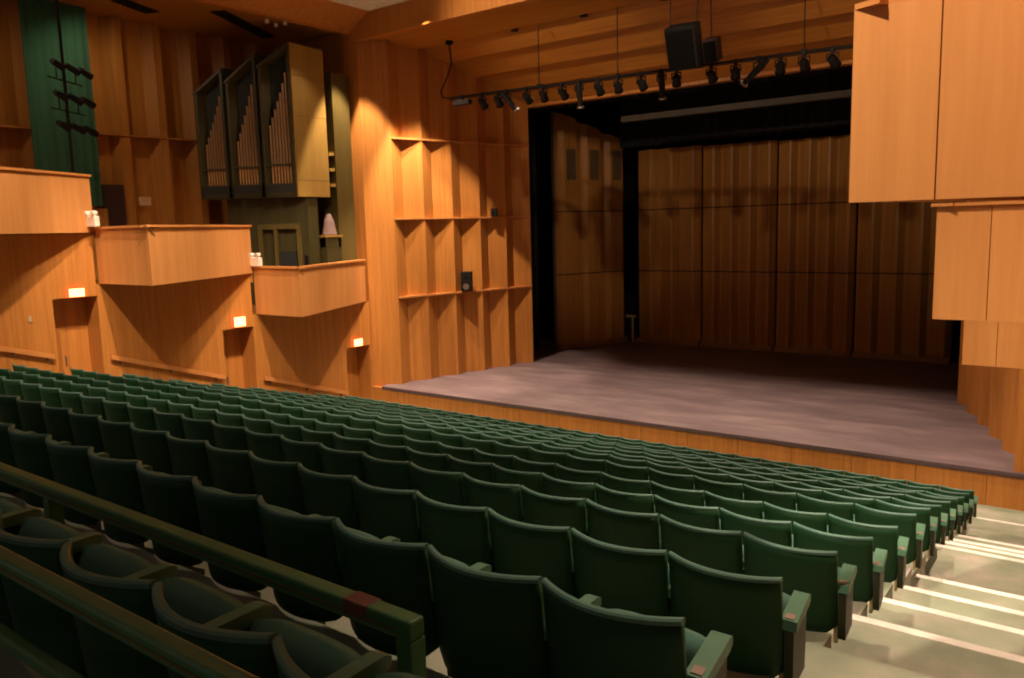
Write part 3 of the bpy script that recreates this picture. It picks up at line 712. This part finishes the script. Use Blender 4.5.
def make_seat(end=False):
    r = bpy.data.objects.new('theatre_seat', None); C.objects.link(r); r.empty_display_size = .1
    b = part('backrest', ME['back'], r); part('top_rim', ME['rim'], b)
    part('seat', ME['cush'], r)
    if end:
        a = part('armrest', ME['earm'], r); part('number_plate', ME['plate'], a)['label'] = 'small pinkish number plate'
        part('end_panel', ME['epanel'], r); part('hinge_foot', ME['hinge'], r)
    else:
        part('armrest', ME['arm'], r); part('leg', ME['stand'], r)
    return r
def dup(root):
    r = root.copy(); C.objects.link(r)
    for ch in list(root.children):
        c = ch.copy(); C.objects.link(c); c.parent = r
        for g in ch.children:
            e = g.copy(); C.objects.link(e); e.parent = c
    return r
PR = {False: make_seat(False), True: make_seat(True)}; USED = set()
def place_seat(x, y, z, end, label, group):
    if end in USED: r = dup(PR[end])
    else: r = PR[end]; USED.add(end)
    r.location = (x, y, z); r['label'] = label; r['category'] = 'seat'; r['group'] = group
# camera maths, only to leave out the seats that stand wholly outside the frame
F, YAW, PIT, ROL = 812.733, .651906, .135446, -.026433
f_v = Vector((-math.sin(YAW)*math.cos(PIT), math.cos(YAW)*math.cos(PIT), -math.sin(PIT)))
r_v = Vector((math.cos(YAW), math.sin(YAW), 0)); u_v = r_v.cross(f_v)
r2 = r_v*math.cos(ROL)+u_v*math.sin(ROL); u2 = -r_v*math.sin(ROL)+u_v*math.cos(ROL)
def in_frame(x, y, z):
    v = Vector((x, y, z)); d = v.dot(f_v)
    if d < .3: return False
    return 512+F*v.dot(r2)/d > -190
mass = []
for i in range(13):
    for k in range(30):
        xr = ROWX[i]-k*PITCH; x = xr-.266
        if not in_frame(xr+.02, ROWY[i], SEATZ[i]-.1): continue
        if (i == 11 and k >= 9) or (i == 12 and k >= 7): mass.append((x, ROWY[i], FLOORZ[i])); continue
        place_seat(x, ROWY[i], FLOORZ[i], k == 0,
                   'green seat, %s from the stepped aisle, %s row past the taped guardrail' % (ORD[k], ORD[i]), 'seats in the %s row past the taped guardrail' % ORD[i])
for k in range(6):
    place_seat(-1.035-k*PITCH-.266, 1.08, -1.785+SH, k == 0, 'green seat, %s from the rail post, in the row between the two guardrails' % ORD[k], 'seats between the guardrails')
mm = MB()
base = []
for me in (ME['back'], ME['rim'], ME['cush'], ME['arm'], ME['stand']):
    base.append(([tuple(v.co) for v in me.vertices], [tuple(p.vertices) for p in me.polygons], me.materials[0]))
me = bpy.data.meshes.new('far_seats'); V_, F_, MI = [], [], []
mats = []
for x, y, z in mass:
    for mi, (vs, fs, mt) in enumerate(base):
        o = len(V_); V_ += [(a+x, b+y, c+z) for a, b, c in vs]; F_ += [tuple(q+o for q in f) for f in fs]; MI += [mi]*len(fs)
me.from_pydata(V_, [], F_)
for b in base: me.materials.append(b[2])
for p, mi in zip(me.polygons, MI): p.material_index = mi; p.use_smooth = mi in (0, 2)
fs_ = bpy.data.objects.new('far_seats', me); C.objects.link(fs_); tag(fs_, 'far ends of the last two rows of green seats before the stage', 'seats'); fs_['kind'] = 'stuff'

# ------------------------------------------------------------------ lights
WARM = (1., .76, .53)
def spot(loc, to, watts, deg, blend=.5, r=.12, col=WARM):
    l = bpy.data.lights.new('hall_and_fill_spot', 'SPOT'); l.energy = watts; l.spot_size = math.radians(deg); l.spot_blend = blend; l.shadow_soft_size = r; l.color = col
    o = bpy.data.objects.new('hall_and_fill_spot', l); C.objects.link(o); o.location = loc
    o.rotation_euler = (Vector(to)-Vector(loc)).to_track_quat('-Z', 'Y').to_euler(); return o
def area(loc, to, watts, sx, sy, col=WARM):
    l = bpy.data.lights.new('panel', 'AREA'); l.energy = watts; l.shape = 'RECTANGLE'; l.size = sx; l.size_y = sy; l.color = col
    o = bpy.data.objects.new('panel', l); C.objects.link(o); o.location = loc
    o.rotation_euler = (Vector(to)-Vector(loc)).to_track_quat('-Z', 'Y').to_euler(); return o
CZ = 6.2
# wall washers on the left wall
spot((-12.2,  4.2, CZ), (-18.6,  6.6, -1.2), 3000, 44, .8)
spot((-12.2,  7.9, CZ), (-18.6,  10.6, -1.6), 3100, 42, .8)
spot((-12.4, 11.4, CZ), (-18.6, 14.7, -2.6), 3100, 42, .8)
spot((-12.2, 6.4, CZ), (-18.6, 10.4, -1.6), 500, 60, .8)
spot((-12.3, 9.9, CZ), (-18.6, 14.4, -2.6), 500, 60, .8)
# downlights close to the wall: scallops on the pilaster, the first fins and the organ's side
spot((-18.05, 16.35, 6.05), (-18.1, 16.8, -4), 2600, 48, .35, .06)
spot((-16.6, 17.65, 5.5), (-16.8, 18.0, -4), 1700, 56, .3, .05)
spot((-18.28, 14.85, CZ), (-18.30, 14.9, -4), 1100, 53, .2, .03)
spot((-15.5, 16.42, 6.25), (-17.6, 20.1, -3.4), 3000, 50, .5, .06)
# aisle-side boxes
spot((-3.2, 1.2, CZ), (-.6, 5.2, .5), 2600, 40, .8)
spot((-3.6, 4.6, CZ), (-.6, 9.0, -.5), 2000, 40, .8)
spot((-4.2, 8.6, CZ), (-.7, 14.6, -2.2), 2400, 44, .8)
# aisle
for y in (6.0, 9.0, 12.2, 15.4): spot((-.5, y, CZ), (-.55, y-1.6, -4), 1900, 52, .7)
# over the seats
for y, wt in ((8.0, 420), (11.6, 900), (15.2, 900)):
    for x in (-4.5, -8.5, -12.5): spot((x, y, CZ), (x-.5, y-1.8, -4), wt, 76, .7)
# apron
for x in (-4.0, -7.2, -10.4, -13.6): spot((x, 19.6, 4.95), (x, 19.7, ZS), 1700, 58, .8, .2)
for x in (-3.5, -8.5, -13.5): spot((x, 12.0, CZ), (x, 17.2, -5.0), 2000, 32, .8)  # added spots, only to brighten the stage front wall
# added fill spots grazing the boards over the apron, in place of bounced light
for x in (-5.0, -13.0): spot((x, 10.5, 5.9), (x, 20.5, 5.0), 1400, 44, .9)
spot((-5.0, 13.0, 6.0), (-16.8, 27.0, .2), 1500, 26, .9)  # added fill on the folding side shell panel, no fixture of its own
spot((-12.0, 1.0, CZ), (-11.5, 8.0, -3), 1500, 64, .9)  # added spot from the rear, lifts the backs of the left seats
# loft
spot((-20.2, 10.2, 5.85), (-21.8, 12.2, 0), 150, 140, .8)
spot((-20.0, 6.5, 5.85), (-21.8, 8.2, 0), 120, 140, .8)
spot((-16.4, 15.2, 5.6), (-20.4, 14.6, 1.6), 120, 50, .6)
# world: dim warm bounce from the rear of the hall
w_ = bpy.data.worlds.new('hall'); bpy.context.scene.world = w_; w_.use_nodes = True
bg = w_.node_tree.nodes['Background']; bg.inputs[0].default_value = (1., .90, .76, 1); bg.inputs[1].default_value = .10

# ------------------------------------------------------------------ camera
cam = bpy.data.cameras.new('camera'); co = bpy.data.objects.new('camera', cam); C.objects.link(co)
cam.sensor_fit = 'HORIZONTAL'; cam.sensor_width = 36; cam.lens = F/1024*36; cam.clip_start = .05; cam.clip_end = 200
m = Matrix((r2, u2, -f_v)).transposed()
co.matrix_world = Matrix.Translation((0,0,0)) @ m.to_4x4()
sc = bpy.context.scene; sc.camera = co
for o in list(bpy.data.objects):
    if o.parent is None: o.location.z += Z0
for o in bpy.data.objects:
    if '_o' in o: del o['_o']
sc.view_settings.view_transform = 'Standard'; sc.view_settings.look = 'None'; sc.view_settings.gamma = 1; sc.view_settings.use_curve_mapping = False
sc.view_settings.exposure = .28
sc.cycles.filter_width = 2.0; sc.cycles.use_denoising = True; sc.cycles.max_bounces = 6; sc.cycles.diffuse_bounces = 4
